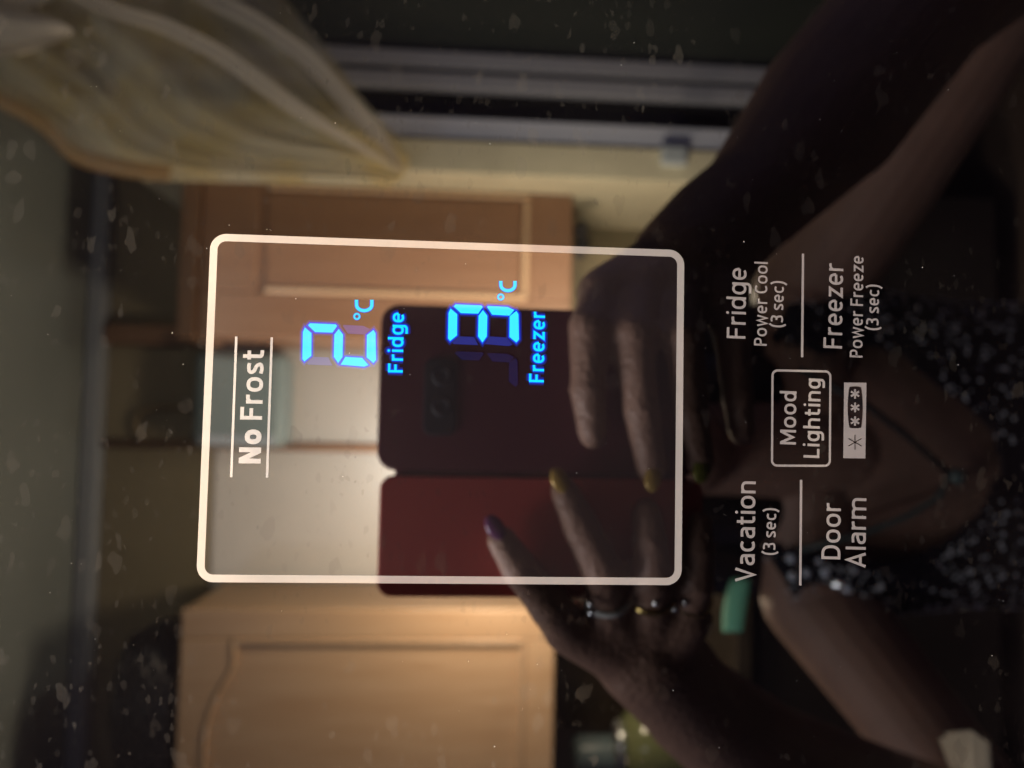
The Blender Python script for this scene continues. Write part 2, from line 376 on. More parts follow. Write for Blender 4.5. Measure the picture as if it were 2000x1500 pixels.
# ---- lit digits; each digit is a part, each segment a sub-part
def shrink(pts, d):
    cx = sum(p[0] for p in pts) / len(pts); cy = sum(p[1] for p in pts) / len(pts)
    return pts
def grow(pts, d):
    n_ = len(pts); o = []
    ar = sum(pts[i][0] * pts[(i + 1) % n_][1] - pts[(i + 1) % n_][0] * pts[i][1] for i in range(n_))
    sg = 1 if ar > 0 else -1
    for i in range(n_):
        p = Vector(pts[i]); a = (p - Vector(pts[i - 1])).normalized(); b_ = (Vector(pts[(i + 1) % n_]) - p).normalized()
        n1 = Vector((a.y, -a.x)) * sg; n2 = Vector((b_.y, -b_.x)) * sg; m_ = (n1 + n2).normalized()
        o.append(tuple(p + m_ * d * min(1.6, 1 / max(.4, m_.dot(n1)))))
    return o
hc = [0]
def segment(pts, mat, parent, rim=False):
    off = 5 * EPS
    if rim:
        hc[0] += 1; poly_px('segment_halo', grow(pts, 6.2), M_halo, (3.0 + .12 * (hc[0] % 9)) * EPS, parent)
        poly_px('segment_glow_rim', grow(pts, 2.9), M_rim, off - EPS * .6, parent)
    return poly_px('segment', pts, mat, off, parent)
def seg_shapes(x0, x1, y0, y1):
    """seven segments in photo pixels: x0 top .. x1 bottom of the digit, y0 right .. y1 left"""
    xm = (x0 + x1) / 2 - 1; t = 19; sk = .012
    S = {}
    S['a'] = [(x0 + 2, y0 + 17), (x0 + 6, y0 + 8), (x0 + t, y0 + 19), (x0 + t - .5, y1 - 20), (x0 + 5, y1 - 9), (x0 + 1, y1 - 14)]
    S['d'] = [(x1 - 2, y0 + 19), (x1 - 6, y0 + 13), (x1 - t, y0 + 23), (x1 - t - .5, y1 - 17), (x1 - 6, y1 - 6), (x1 - 1, y1 - 12)]
    S['b'] = [(x0 + 16, y0), (x0 + 66, y0 + 2), (x0 + 69, y0 + 5), (x0 + 60, y0 + 18), (x0 + 26, y0 + 17), (x0 + 12, y0 + 4)]
    S['c'] = [(xm + 10, y0 + 3), (xm + 48, y0 + 5), (xm + 61, y0 + 11), (xm + 52, y0 + 22), (xm + 18, y0 + 20), (xm + 8, y0 + 5)]
    S['f'] = [(x0 + 12, y1 - 3), (x0 + 60, y1 - 1), (x0 + 52, y1 - 17), (x0 + 22, y1 - 18), (x0 + 10, y1 - 6)]
    S['e'] = [(xm + 4, y1 - 3), (xm + 50, y1 + 1), (xm + 58, y1 - 2), (xm + 46, y1 - 16), (xm + 13, y1 - 18)]
    S['g'] = [(xm - 8.5, y0 + 22), (xm, y0 + 11), (xm + 8.5, y0 + 22), (xm + 7.5, y1 - 18), (xm - 1, y1 - 6), (xm - 9.5, y1 - 18)]
    return S
d2 = thing('x', '', ''); bpy.data.objects.remove(d2)
def digit(shapes, lit, ghost, gm, label):
    allp = [p for k in lit + ghost for p in shapes[k]]
    e = bpy.data.objects.new('digit', None); C.objects.link(e); e.parent = fr; e['label'] = label; e.empty_display_size = .01
    for k in lit: segment(shapes[k], M_lit, e, True)
    for k in ghost: segment(shapes[k], gm, e)
digit(seg_shapes(589.5, 735.5, 631.5, 715), 'abged', 'fc', M_ghost, 'lit blue digit 2')
digit(seg_shapes(874, 1014.5, 594.5, 675), 'abgcd', 'fe', M_ghost, 'lit blue digit 3')
g1 = seg_shapes(876, 1013, 686, 762)
digit(g1, '', 'bcd', M_ghost2, 'unlit digit left of the 3')
# degree signs and C
for (rx, ry, c0, c1, cb0, cb1) in ((697.3, 618.3, 693.5, 729.5, 610, 585.8), (978, 580.4, 975, 1008.7, 571, 549)):
    e = bpy.data.objects.new('degree_celsius_sign', None); C.objects.link(e); e.parent = fr; e['label'] = 'lit blue sign °C'
    q = [(rx + 5.2 * math.cos(R_(20 * i)), ry + 5.2 * math.sin(R_(20 * i))) for i in range(18)]
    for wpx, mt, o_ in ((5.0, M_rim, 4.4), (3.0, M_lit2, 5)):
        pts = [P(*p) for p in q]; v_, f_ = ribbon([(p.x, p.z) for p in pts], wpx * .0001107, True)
        from_py('degree_ring' if mt is M_lit2 else 'ring_glow_rim', [(v.x, -o_ * EPS, v.y) for v in v_], f_, mt, e)
    mx = (c0 + c1) / 2; rX = (c1 - c0) / 2 - 3
    q = [(c0 + 3, cb1), (c0 + 3, cb1 + 5)] + [(mx - rX * math.cos(R_(a)) , cb0 - 15 + 12 * math.sin(R_(a)) ** .9) for a in range(10, 171, 16)] + [(c1 - 3, cb1 + 5), (c1 - 3, cb1)]
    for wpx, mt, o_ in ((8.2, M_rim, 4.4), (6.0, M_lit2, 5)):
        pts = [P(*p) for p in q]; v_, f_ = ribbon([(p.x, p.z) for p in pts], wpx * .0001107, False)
        from_py('letter' if mt is M_lit2 else 'letter_glow_rim', [(v.x, -o_ * EPS, v.y) for v in v_], f_, mt, e)
word('lit_word', 'Fridge', (786.8, 728), (789.6, 611), 29, 4.5, M_lit2, .15, rimm=M_rim, label='lit blue word Fridge')
word('lit_word', 'Freezer', (1062, 747), (1064.6, 609.5), 29, 4.5, M_lit2, .14, rimm=M_rim, label='lit blue word Freezer')

# ---- dust specks and lint stuck to the glass
M_dust = new_mat('pale_dust', (.75, .74, .70), .9)
vs_, fs = [], []
for i in range(95):
    px, py = random.uniform(20, 1980), random.uniform(20, 1480)
    r_ = random.choice((.45, .5, .6, .7, .9, 1.3)); a = random.uniform(0, 6.28); el = random.choice((1, 1, 1.4, 3.5)) if r_ < 1.0 else 1.1
    c = P(px, py, .00028); k = 0.0001107 * .62
    ln = [Vector((math.cos(a + b2), 0, math.sin(a + b2))) for b2 in (0, math.pi / 2)]
    b0 = len(vs_)
    vs_ += [c + ln[0] * r_ * el * k, c + ln[1] * r_ * k, c - ln[0] * r_ * el * k * .8, c - ln[1] * r_ * k * .9, c + Vector((0, -.00006, 0)), c + Vector((0, .00006, 0))]
    for t in range(4): fs += [(b0 + t, b0 + (t + 1) % 4, b0 + 4), (b0 + (t + 1) % 4, b0 + t, b0 + 5)]
for (px, py, a, l) in ((525, 448, .2, 10), (1172, 490, 2.4, 6), (244, 1068, 1.2, 8), (1416, 1005, .6, 5), (1020, 1385, 1.9, 6), (930, 240, .4, 5)):
    b0 = len(vs_)
    for t in range(7):
        s = (t / 6 - .5) * l; c = P(px + s * math.cos(a) - .05 * s * s * math.sin(a), py + s * math.sin(a) + .05 * s * s * math.cos(a), .0003)
        nn = Vector((math.sin(a), 0, math.cos(a))) * .000035
        vs_ += [c + nn, c - nn]
    for t in range(6): fs.append((b0 + 2 * t, b0 + 2 * t + 2, b0 + 2 * t + 3, b0 + 2 * t + 1))
d = from_py('dust', vs_, fs, M_dust); d['kind'] = 'stuff'; d['label'] = 'tiny pale dust specks and lint on the black glass'; d['category'] = 'dust'

# ================================================================== THE KITCHEN IN FRONT OF THE FRIDGE (seen mirrored in the glass)
def wood(name, col, rough=.42):
    m = new_mat(name, col, rough); nt = m.node_tree; N = nt.nodes; L = nt.links; b = N['Principled BSDF']
    g = N.new('ShaderNodeNewGeometry'); mp = N.new('ShaderNodeMapping'); mp.inputs['Scale'].default_value = (38, 38, 2.2); L.new(g.outputs['Position'], mp.inputs['Vector'])
    n = N.new('ShaderNodeTexNoise'); n.inputs['Scale'].default_value = 1.6; n.inputs['Detail'].default_value = 6; n.inputs['Distortion'].default_value = .8; L.new(mp.outputs[0], n.inputs['Vector'])
    r = N.new('ShaderNodeValToRGB'); r.color_ramp.elements[0].position = .30; r.color_ramp.elements[1].position = .66
    r.color_ramp.elements[0].color = (col[0] * .86, col[1] * .80, col[2] * .74, 1); r.color_ramp.elements[1].color = (*col, 1)
    L.new(n.outputs['Fac'], r.inputs[0]); L.new(r.outputs[0], b.inputs['Base Color']); return m
M_wall = new_mat('painted_wall', (.24, .205, .125), .6, noise_amt=.12, nscale=5)
M_ceil = new_mat('ceiling_paint', (.25, .28, .26), .8, noise_amt=.15, nscale=3)
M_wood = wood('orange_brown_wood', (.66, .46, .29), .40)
M_wood_l = new_mat('polished_wood_moulding', (.60, .42, .27), .26)
M_wood_d = new_mat('dark_wood_trim', (.20, .11, .06), .5)
M_floor = new_mat('floor_tile', (.05, .035, .03), .5)
M_blue = new_mat('blue_grey_plastic', (.13, .18, .19), .35)
M_black = new_mat('black_rubber', (.006, .006, .008), .5)
M_cream = new_mat('cream_casing', (.90, .84, .62), .5, noise_amt=.15, nscale=12)
M_sash = new_mat('lavender_grey_metal', (.80, .84, 1.0), .4)
M_alum = new_mat('dull_aluminium', (.46, .47, .54), .4, 0)
M_night = new_mat('night_glass', (.002, .002, .006), .05)

YB = 2.30
def struct(name, *a, **k):
    o = box(name, *a, **k); o['kind'] = 'structure'; return o
struct('floor', -2.6, 2.2, -3.2, 1.2, -.06, 0, M_floor)
ceil_z = V(165, 1000, YB).z
struct('ceiling', -2.6, 2.2, -3.2, .9, ceil_z, ceil_z + .08, M_ceil)
wall = struct('wall', -2.6, 2.2, -YB - .12, -YB, 0.0, ceil_z - .001, M_wall)
wall['label'] = 'olive cream kitchen wall'
M_crown = new_mat('crown_moulding', (.30, .33, .36), .6)
zc = V(190, 1000, 2.2).z
cm = box('crown_moulding', -2.5, 2.1, -YB + .001, -YB + .06, ceil_z - .055, ceil_z - .002, M_crown, bev=.01); cm['kind'] = 'structure'

def tube(name, pts, r, mat, parent=None, n_=8, radii=None):
    vs_, fs = [], []
    for i, p in enumerate(pts):
        p = Vector(p); t = (Vector(pts[min(i + 1, len(pts) - 1)]) - Vector(pts[max(i - 1, 0)])).normalized()
        up = Vector((0, 1, 0)) if abs(t.y) < .9 else Vector((1, 0, 0)); s = t.cross(up).normalized(); u = s.cross(t)
        rr = radii[i] if radii else r
        for j in range(n_):
            a_ = j / n_ * math.tau; vs_.append(p + s * rr * math.cos(a_) + u * rr * math.sin(a_))
    for i in range(len(pts) - 1):
        for j in range(n_): fs.append((i * n_ + j, i * n_ + (j + 1) % n_, (i + 1) * n_ + (j + 1) % n_, (i + 1) * n_ + j))
    fs += [list(range(n_ - 1, -1, -1)), [(len(pts) - 1) * n_ + j for j in range(n_)]]
    return from_py(name, vs_, fs, mat, parent, True)
def cabinet(label, pxt, pxb, pyl, pyr, Y, arch, knob=None, carcass=.33, M_wood=M_wood):
    """wall cupboard whose door fills the photo area pxt..pxb (top, bottom) and pyr..pyl (right, left)"""
    ptl, pbr = V(pxt, pyl, Y), V(pxb, pyr, Y)
    x0, x1 = sorted((ptl.x, pbr.x)); z1, z0 = ptl.z, V(pxb, (pyl + pyr) / 2, Y).z
    t = thing('wall_cupboard', label, 'cupboard', ((x0 + x1) / 2, -Y - carcass, z0))
    box('carcass', x0 + .004, x1 - .004, -Y - carcass - .02, -Y - .022, z0 + .004, z1 - .004, M_wood, t, bev=.003)
    # door with a raised panel: frame boards and a panel sunk behind a moulding
    fwid = .075 if arch else .122; yd0, yd1 = -Y - .020, -Y
    door = box('door', x0, x1, yd0, yd0 + .010, z0, z1, M_wood, t, bev=.002)
    for (a, b_, c_, d_) in ((x0, x0 + fwid, z0, z1), (x1 - fwid, x1, z0, z1), (x0 + fwid + .0005, x1 - fwid - .0005, z0, z0 + fwid)):
        box('frame_board', a, b_, yd0 + .0102, yd1, c_, d_, M_wood, door, bev=.005)
    # top rail, arched when asked
    xs = [x0 + fwid + .0005 + (x1 - x0 - 2 * fwid - .001) * i / 16 for i in range(17)]
    vs_, fs = [], []
    for x in xs:
        u = (x - xs[0]) / (xs[-1] - xs[0]); dz = fwid + .03
        if arch:
            s = max(0, 1 - abs(u - .5) / .36); dz = fwid + .055 - .065 * (math.sin(min(1, s * 1.1) * math.pi / 2) ** .8)
        for y in (yd0 + .0102, yd1): vs_ += [(x, y, z1 - dz), (x, y, z1)]
    for i in range(16):
        b0 = i * 4; b1 = b0 + 4
        fs += [(b0 + 2, b0 + 3, b1 + 3, b1 + 2), (b0, b0 + 2, b1 + 2, b1), (b0 + 1, b1 + 1, b1 + 3, b0 + 3), (b0, b1, b1 + 1, b0 + 1)]
    fs += [(0, 1, 3, 2), (64, 66, 67, 65)]
    o = from_py('frame_board', vs_, fs, M_wood, door)
    bv = o.modifiers.new('b', 'BEVEL'); bv.width = .006; bv.segments = 2; bv.limit_method = 'ANGLE'
    if not arch: box('raised_panel', x0 + fwid + .022, x1 - fwid - .022, yd0 + .0101, yd0 + .017, z0 + fwid + .022, z1 - fwid - (.075 if arch else .05), M_wood, door, bev=.006)
    for (a, b_, c_, d_) in ((x0 + fwid, x0 + fwid + .016, z0 + fwid, z1 - fwid - (.09 if arch else .05)), (x1 - fwid - .016, x1 - fwid, z0 + fwid, z1 - fwid - .05), (x0 + fwid + .017, x1 - fwid - .017, z0 + fwid, z0 + fwid + .018)):
        box('moulding', a, b_, yd0 + .0102, yd1 + .005, c_, d_, M_wood_l, door, bev=.006)
    if arch:
        tube('moulding', [(x, yd1 - .001, z1 - (vs_[4 * i][2] * -1 + z1) - .004) for i, x in enumerate(xs)], .007, M_wood_l, door)
    return t, x0, x1, z0, z1
cabA = cabinet('orange brown wall cupboard with arched door panel, left of the lamp lit wall', 330, 1080, 1760, 1192, 1.86, True)
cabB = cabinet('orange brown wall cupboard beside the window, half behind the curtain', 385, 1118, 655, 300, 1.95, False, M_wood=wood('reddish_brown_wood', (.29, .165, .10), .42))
# dark valance board above the cupboard beside the window
bx = cabB
box_v = box('cornice_board', bx[1] - .01, bx[2] + .3, -2.25, -1.93, bx[4] + .002, bx[4] + .05, M_wood_d, bx[0], bev=.006)

# black wicker basket standing on the left cupboard
bc = V(262, 1370, 1.98)
zt = cabA[4]
bk = thing('wicker_basket', 'black woven basket lying on top of the arched door cupboard', 'basket', (bc.x, bc.y, zt))
M_wick = new_mat('black_wicker', (.012, .013, .020), .35)
strand = []
for k in range(9):
    z = zt + .012 + k * .0205; rr = .185 + .02 * math.sin(k * .6) - (.05 if k in (0, 8) else 0)
    vs_, fs = [], []
    NN = 44
    for i in range(NN):
        a = i / NN * math.tau; wob = .006 * (1 if (i + k) % 2 else -1)
        for j in range(6):
            b_ = j / 6 * math.tau; r2 = rr + wob + .011 * math.cos(b_)
            vs_.append((bc.x + r2 * math.cos(a), bc.y + r2 * math.sin(a) * .62, z + .011 * math.sin(b_)))
    for i in range(NN):
        for j in range(6):
            fs.append((i * 6 + j, ((i + 1) % NN) * 6 + j, ((i + 1) % NN) * 6 + (j + 1) % 6, i * 6 + (j + 1) % 6))
    from_py('woven_strand', vs_, fs, M_wick, bk, True)
vs_ = []; fs = []
for i in range(40):
    a = i / 40 * math.tau; vs_.append((bc.x + .17 * math.cos(a), bc.y + .10 * math.sin(a), zt + .004)); 
for i in range(40):
    a = i / 40 * math.tau; vs_.append((bc.x + .17 * math.cos(a), bc.y + .10 * math.sin(a), zt + .012))
fs = [list(range(39, -1, -1)), list(range(40, 80))] + [(i, (i + 1) % 40, 40 + (i + 1) % 40, 40 + i) for i in range(40)]
from_py('bottom', vs_, fs, M_wick, bk)

a_, b_ = V(408, 1200, YB - .012), V(1160, 655, YB - .012)
tag(box('lit_wall_patch', a_.x - .3, b_.x, -YB + .001, -YB + .012, b_.z, a_.z, new_mat('pale_lit_wall', (.36, .355, .34), .45, noise_amt=.08, nscale=4), bev=.002), 'added off-white patch standing for the lamp-lit wall between the cupboards', 'lit wall')  # pale sheet added to imitate the pool of lamplight on the wall
# blue grey box high on the lamp-lit wall, with the dark pipe beside it
a, b_ = V(372, 872, YB - .16), V(556, 690, YB - .16)
wbx = thing('wall_box', 'bluish grey plastic box fixed high on the wall between the cupboards', 'appliance', ((a.x + b_.x) / 2, -YB, b_.z))
box('casing', a.x, b_.x, -YB + .001, -YB + .16, b_.z, a.z, M_blue, wbx, bev=.022)
box('front_strip', V(380, 868, YB - .16).x, V(380, 848, YB - .16).x, -YB + .1605, -YB + .166, b_.z + .02, a.z - .02, new_mat('pale_strip', (.24, .29, .34), .3), wbx, bev=.002)
p1, p2 = V(190, 866, YB - .03), V(1150, 890, YB - .03)
tag(tube('pipe', [(p1.x, p1.y, ceil_z - .06), (p1.x, p1.y, p2.z)], .0125, M_wood_d), 'thin dark pipe running down the wall left of the bluish box', 'pipe')
p1 = V(190, 652, YB - .05)
tag(box('corner_post', p1.x - .028, p1.x + .03, -YB + .001, -YB + .06, 1.0, ceil_z - .06, M_wood_d, bev=.004), 'dark upright trim on the wall beside the window side cupboard', 'trim')
# loop of cable above the box
M_cable = new_mat('brown_cable', (.22, .17, .09), .5)
lp = [V(x, y, YB - .02) for x, y in [(300, 868), (270, 850), (262, 825), (272, 806), (300, 798), (340, 796), (372, 800)]]
tag(tube('cable', [tuple(p) for p in lp], .007, M_cable), 'thin brown cable looping out of the wall above the bluish box', 'cable')
# lamp fitting on the wall that lights the middle of the kitchen
lpz = V(985, 1075, 1.56)
wl = thing('wall_lamp', 'small frosted wall lamp shining behind the person', 'lamp', (lpz.x, -YB, lpz.z - .12))
tube('bracket', [(lpz.x, -YB, lpz.z - .14), (lpz.x, -1.9, lpz.z - .15), (lpz.x, lpz.y, lpz.z - .12), (lpz.x, lpz.y, lpz.z - .062)], .01, M_alum, wl)
# ceiling tube housing
ct = thing('ceiling_lamp', 'white ceiling lamp housing above the fridge', 'lamp', (-.85, -.16, ceil_z))
box('housing', -1.22, -.48, -.23, -.09, 2.52, 2.56, M_wall, ct, bev=.01)
tube('rod', [(-.85, -.16, 2.55), (-.85, -.16, ceil_z)], .008, M_alum, ct)

# ---- window unit beside the cupboard
YW = 1.80
win = thing('window', 'night window with cream casing and grey sliding sashes beside the cupboard', 'window', (V(1000, 170, YW).x, -YW, V(1500, 170, YW).z))
wz1, wz0 = CZ + .80, .30
def vstrip(name, pa, pb, Y, y_back, mat, parent=win, bev=.003, z0=wz0, z1=wz1, at=1000):
    xa, xb = V(at, pa, Y).x, V(at, pb, Y).x
    return box(name, xa, xb, -Y, -y_back, z0, z1, mat, parent, bev)
vstrip('casing_board', 278, 342, YW, YB, M_cream)
vstrip('frame_upright', 234, 276, YW + .012, YW + .10, M_sash)
vstrip('glass_pane', 60, 236, YW + .075, YW + .081, M_night, bev=0)
vstrip('sash_upright', 148, 178, YW + .03, YW + .065, M_alum, bev=.004)
vstrip('sash_upright', 106, 138, YW + .035, YW + .065, M_alum, bev=.004)
vstrip('glass_pane', -700, 104, YW + .055, YW + .060, new_mat('greenish_night_glass', (.085, .10, .075), .25), bev=0)
box('head_casing', V(1000, 342, YW).x, V(1000, -700, YW).x, -YB, -YW + .004, wz1 + .001, wz1 + .09, M_cream, win, bev=.003)
vstrip('backing_board', -700, 276, YW + .11, YW + .13, M_night, bev=0)
# latch near the arm
lt = V(1318, 300, YW - .02)
sh = box('latch', lt.x - .03, lt.x + .022, lt.y - .02, lt.y + .004, lt.z - .035, lt.z + .035, new_mat('latch_metal', (.55, .62, .68), .4, 0), win, bev=.008)
# counter wall below the cupboard and the small black thing hanging there
hk = V(1135, 470, 1.96)
tag(from_bm('pepper_mill', (lambda bm: (bmesh.ops.create_uvsphere(bm, u_segments=16, v_segments=10, radius=.022, matrix=Matrix.Translation(hk + Vector((.030, 0, .0))) @ Matrix.Diagonal((1.2, 1, 1, 1))), bmesh.ops.create_uvsphere(bm, u_segments=16, v_segments=10, radius=.020, matrix=Matrix.Translation(hk + Vector((-.004, 0, -.004))) @ Matrix.Diagonal((1.4, 1, 1, 1))), bmesh.ops.create_uvsphere(bm, u_segments=16, v_segments=10, radius=.017, matrix=Matrix.Translation(hk + Vector((-.036, 0, .002)))), bm)[-1])(bmesh.new()), M_black, None, True), 'small knobbly black object hanging under the cupboard by the window', 'ornament')

# ---- curtain
def cloth_mat(name, col, alpha, col2=None):
    m = bpy.data.materials.new(name); m.use_nodes = True; nt = m.node_tree; N = nt.nodes; L = nt.links
    b = N['Principled BSDF']; b.inputs['Roughness'].default_value = .8; b.inputs['Base Color'].default_value = (*col, 1)
    if col2:
        at = N.new('ShaderNodeTexCoord'); n = N.new('ShaderNodeTexNoise'); n.inputs['Scale'].default_value = 7; n.inputs['Detail'].default_value = 3
        L.new(at.outputs['Object'], n.inputs['Vector']); r = N.new('ShaderNodeValToRGB')
        r.color_ramp.elements[0].color = (*col, 1); r.color_ramp.elements[0].position = .42; r.color_ramp.elements[1].color = (*col2, 1); r.color_ramp.elements[1].position = .62
        L.new(n.outputs['Fac'], r.inputs[0]); L.new(r.outputs[0], b.inputs['Base Color'])
    tr_ = N.new('ShaderNodeBsdfTransparent'); tl_ = N.new('ShaderNodeBsdfTranslucent'); tl_.inputs[0].default_value = (*col, 1)
    m1 = N.new('ShaderNodeMixShader'); m1.inputs[0].default_value = .35; L.new(b.outputs[0], m1.inputs[1]); L.new(tl_.outputs[0], m1.inputs[2])
    m2 = N.new('ShaderNodeMixShader'); m2.inputs[0].default_value = alpha; L.new(tr_.outputs[0], m2.inputs[1]); L.new(m1.outputs[0], m2.inputs[2])
    L.new(m2.outputs[0], N['Material Output'].inputs['Surface']); return m
M_cur = cloth_mat('yellow_sheer', (.94, .89, .70), .72, (.92, .74, .34))
M_hem = cloth_mat('orange_hem', (.62, .32, .10), .6); M_lining = cloth_mat('cream_lining', (.95, .92, .76), .97, (.93, .84, .56))
M_lace = cloth_mat('cream_lace', (.95, .88, .78), .88)
def poly(pts, t):
    q = crom(pts, 8); x = t * (len(q) - 1); i = min(int(x), len(q) - 2); f = x - i
    return (q[i][0] * (1 - f) + q[i + 1][0] * f, q[i][1] * (1 - f) + q[i + 1][1] * f)
cur = thing('curtain', 'sheer yellow curtain with orange hem gathered to one side of the window', 'curtain', tuple(V(-100, 100, 1.70)))
low = [(-160, 120), (0, 212), (75, 255), (140, 318), (230, 345), (330, 357), (560, 362), (700, 364), (752, 366), (784, 352)]
upp = [(420, -160), (560, 0), (640, 88), (700, 170), (752, 236), (784, 276), (802, 312)]
def drape(name, la, lb, Y, nu, nv, folds, amp, mat, u0=0., u1=1.):
    vs_, fs = [], []
    for i in range(nu + 1):
        u = u0 + (u1 - u0) * i / nu
        for j in range(nv + 1):
            v = j / nv
            a_, b2 = poly(la, v), poly(lb, v)
            uu = u + .02 * math.sin(9 * u + 3 * v)
            px = a_[0] * (1 - uu) + b2[0] * uu; py = a_[1] * (1 - uu) + b2[1] * uu
            dep = amp * (math.sin(u * folds * math.tau + 1.5 * math.sin(3 * v)) + .4 * math.sin(u * folds * 2.7 * math.tau + 2)) * (1 - .55 * v)
            vs_.append(V(px, py, Y + dep - .02 * math.sin(math.pi * v)))
    for i in range(nu):
        for j in range(nv):
            a0 = i * (nv + 1) + j; fs.append((a0, a0 + 1, a0 + nv + 2, a0 + nv + 1))
    return from_py(name, vs_, fs, mat, cur, True)
drape('curtain_cloth', low, upp, 1.70, 110, 60, 3.2, .016, M_cur)
low2 = [(x + (6 if x > 0 else 0), y - 34) for x, y in low]
mid = [(-160, 90), (90, 182), (250, 188), (450, 194), (600, 208), (700, 246), (762, 292), (794, 326)]
drape('lining', [(x, y - 3) for x, y in low], mid, 1.74, 30, 50, 1.6, .006, M_lining)
drape('hem', low[:6], low2[:6], 1.665, 6, 40, 1, .004, M_hem)
fold_l = [(60, -40), (200, 28), (300, 60), (420, 120), (540, 205), (640, 262), (720, 305), (776, 335)]
fold_r = [(70, -70), (220, 4), (330, 38), (450, 100), (560, 180), (660, 250), (736, 300), (784, 334)]
drape('fold', fold_l, fold_r, 1.655, 8, 50, .5, .016, M_lace)
fold_l = [(300, -60), (400, 10), (500, 62), (590, 130), (670, 215), (735, 280), (782, 334)]
fold_r = [(330, -90), (440, -12), (530, 42), (618, 108), (694, 192), (752, 262), (787, 332)]
drape('fold', fold_l, fold_r, 1.655, 8, 50, .5, .016, M_lace)
# scalloped valance along the top
vl = thing('valance', 'short scalloped cream lace valance hanging above the yellow curtain', 'valance', tuple(V(-60, 60, 1.62)))
vs_, fs = [], []
for i in range(61):
    py = -220 + 340 * i / 60; u = i / 60 * 4.2
    drop = 120 + 190 * abs(math.sin(u * math.pi / 1.4)) ** .7 * (1 - .55 * i / 60)
    for j in range(13):
        v = j / 12; px = -140 + v * (drop + 60) ; vs_.append(V(px, py + 14 * math.sin(v * 5 + u * 3), 1.62 + .018 * math.sin(u * 7 + v * 2)))
for i in range(60):
    for j in range(12): a0 = i * 13 + j; fs.append((a0, a0 + 1, a0 + 14, a0 + 13))
from_py('lace_cloth', vs_, fs, M_lace, vl, smooth=True)

# ---- things on the counter under the left cupboard
M_counter = new_mat('brown_stone_counter', (.05, .04, .03), .35, noise_amt=.6, nscale=30)
cz = V(1400, 1300, 1.9).z
ctp = box('worktop', -2.4, V(1000, 352, 1.8).x, -YB + .001, -YB + .55, cz - .04, cz, M_counter, bev=.004); tag(ctp, 'brown speckled stone worktop along the far wall', 'worktop')
M_based = new_mat('dark_base_wood', (.02, .016, .015), .5)
bas = box('base_cupboard', -2.38, V(1000, 354, 1.8).x, -YB + .002, -YB + .52, .08, cz - .0405, M_based, bev=.004); tag(bas, 'long dark base cupboard under the worktop', 'cupboard')
M_tileb = new_mat('dark_splashback', (.065, .048, .03), .3, noise_amt=.7, nscale=22)
a = V(1090, 1150, YB - .02)
spl = box('splashback', -2.4, a.x, -YB + .001, -YB + .02, cz + .001, cabA[3] + .10, M_tileb); tag(spl, 'dark brown mottled splashback under the arched door cupboard', 'splashback')
M_green = new_mat('green_glass', (.20, .22, .10), .1); M_green.node_tree.nodes['Principled BSDF'].inputs['Transmission Weight'].default_value = .35
M_chrome = new_mat('bright_metal', (.8, .85, .85), .12, .9)
def lathe(name, c, prof, mat, parent=None, n_=28):
    vs_, fs = [], []
    for (r, z) in prof:
        for j in range(n_): a_ = j / n_ * math.tau; vs_.append((c[0] + r * math.cos(a_), c[1] + r * math.sin(a_), c[2] + z))
    for i in range(len(prof) - 1):
        for j in range(n_): fs.append((i * n_ + j, i * n_ + (j + 1) % n_, (i + 1) * n_ + (j + 1) % n_, (i + 1) * n_ + j))
    return from_py(name, vs_, fs, mat, parent, True)
jp = V(1360, 1450, 1.88)
jr = thing('glass_jar', 'green glass jar with bright metal lid beside the hand and forearm', 'jar', (jp.x, jp.y, cz))
hj = V(1205, 1450, 1.88).z - cz
lathe('jar_body', (jp.x, jp.y, cz), [(0.001, 0), (.085, 0), (.10, .03), (.105, hj * .5), (.10, hj * .78), (.07, hj * .92), (.055, hj * .94)], M_green, jr)
lathe('lid', (jp.x, jp.y, cz + hj * .945), [(.001, .0), (.056, 0), (.058, .016), (.05, .02), (.001, .021)], M_chrome, jr)
for (px, py, Y, w_, h_, lab) in ((1170, 1470, 2.12, .05, .16, 'slim grey tin against the dark splashback'),):
    p = V(px, py, Y); o = lathe('tin', (p.x, p.y, cz), [(.001, 0), (w_, 0), (w_, p.z + .06 - cz), (w_ * .8, p.z + .075 - cz), (.001, p.z + .076 - cz)], M_blue); tag(o, lab, 'tin')

# ================================================================== PHONE IN ITS WALLET CASE
M_case = new_mat('dark_maroon_leather', (.11, .018, .034), .35, bump=.05, bscale=900)
M_flap = new_mat('maroon_leather_flap', (.46, .055, .045), .38, bump=.05, bscale=900)
M_phone = new_mat('phone_edge', (.02, .02, .025), .3)
M_lens = new_mat('lens_glass', (.002, .009, .018), .65)
YP = .1705
ph = thing('phone', 'phone held upright in an open dark red leather wallet case', 'phone', tuple(V(1060, 762, YP)))
def slab(name, px0, px1, py0, py1, Ya, Yb, r, mat, parent, tiltY=0.0):
    c = V((px0 + px1) / 2, (py0 + py1) / 2, Ya); s = 1500 / (Ya + CAM_D)
    hw, hh = (py1 - py0) / 2 / s, (px1 - px0) / 2 / s
    o_ = rr_outline(c.x - hw, c.x + hw, c.z - hh, c.z + hh, r, 6); nn = len(o_)
    f = lambda x: (c.x + hw - x) * tiltY
    vs_ = [(x, -Ya - f(x), z) for x, z in o_] + [(x, -Yb - f(x), z) for x, z in o_]
    fs = [list(range(nn)), list(range(2 * nn - 1, nn - 1, -1))] + [((i + 1) % nn, i, nn + i, nn + (i + 1) % nn) for i in range(nn)]
    o = from_py(name, vs_, fs, mat, parent); b2 = o.modifiers.new('b', 'BEVEL'); b2.width = .0009; b2.segments = 2; b2.limit_method = 'ANGLE'
    return o
slab('case_back', 741, 1382, 601, 924, YP, YP + .010, .008, M_case, ph)
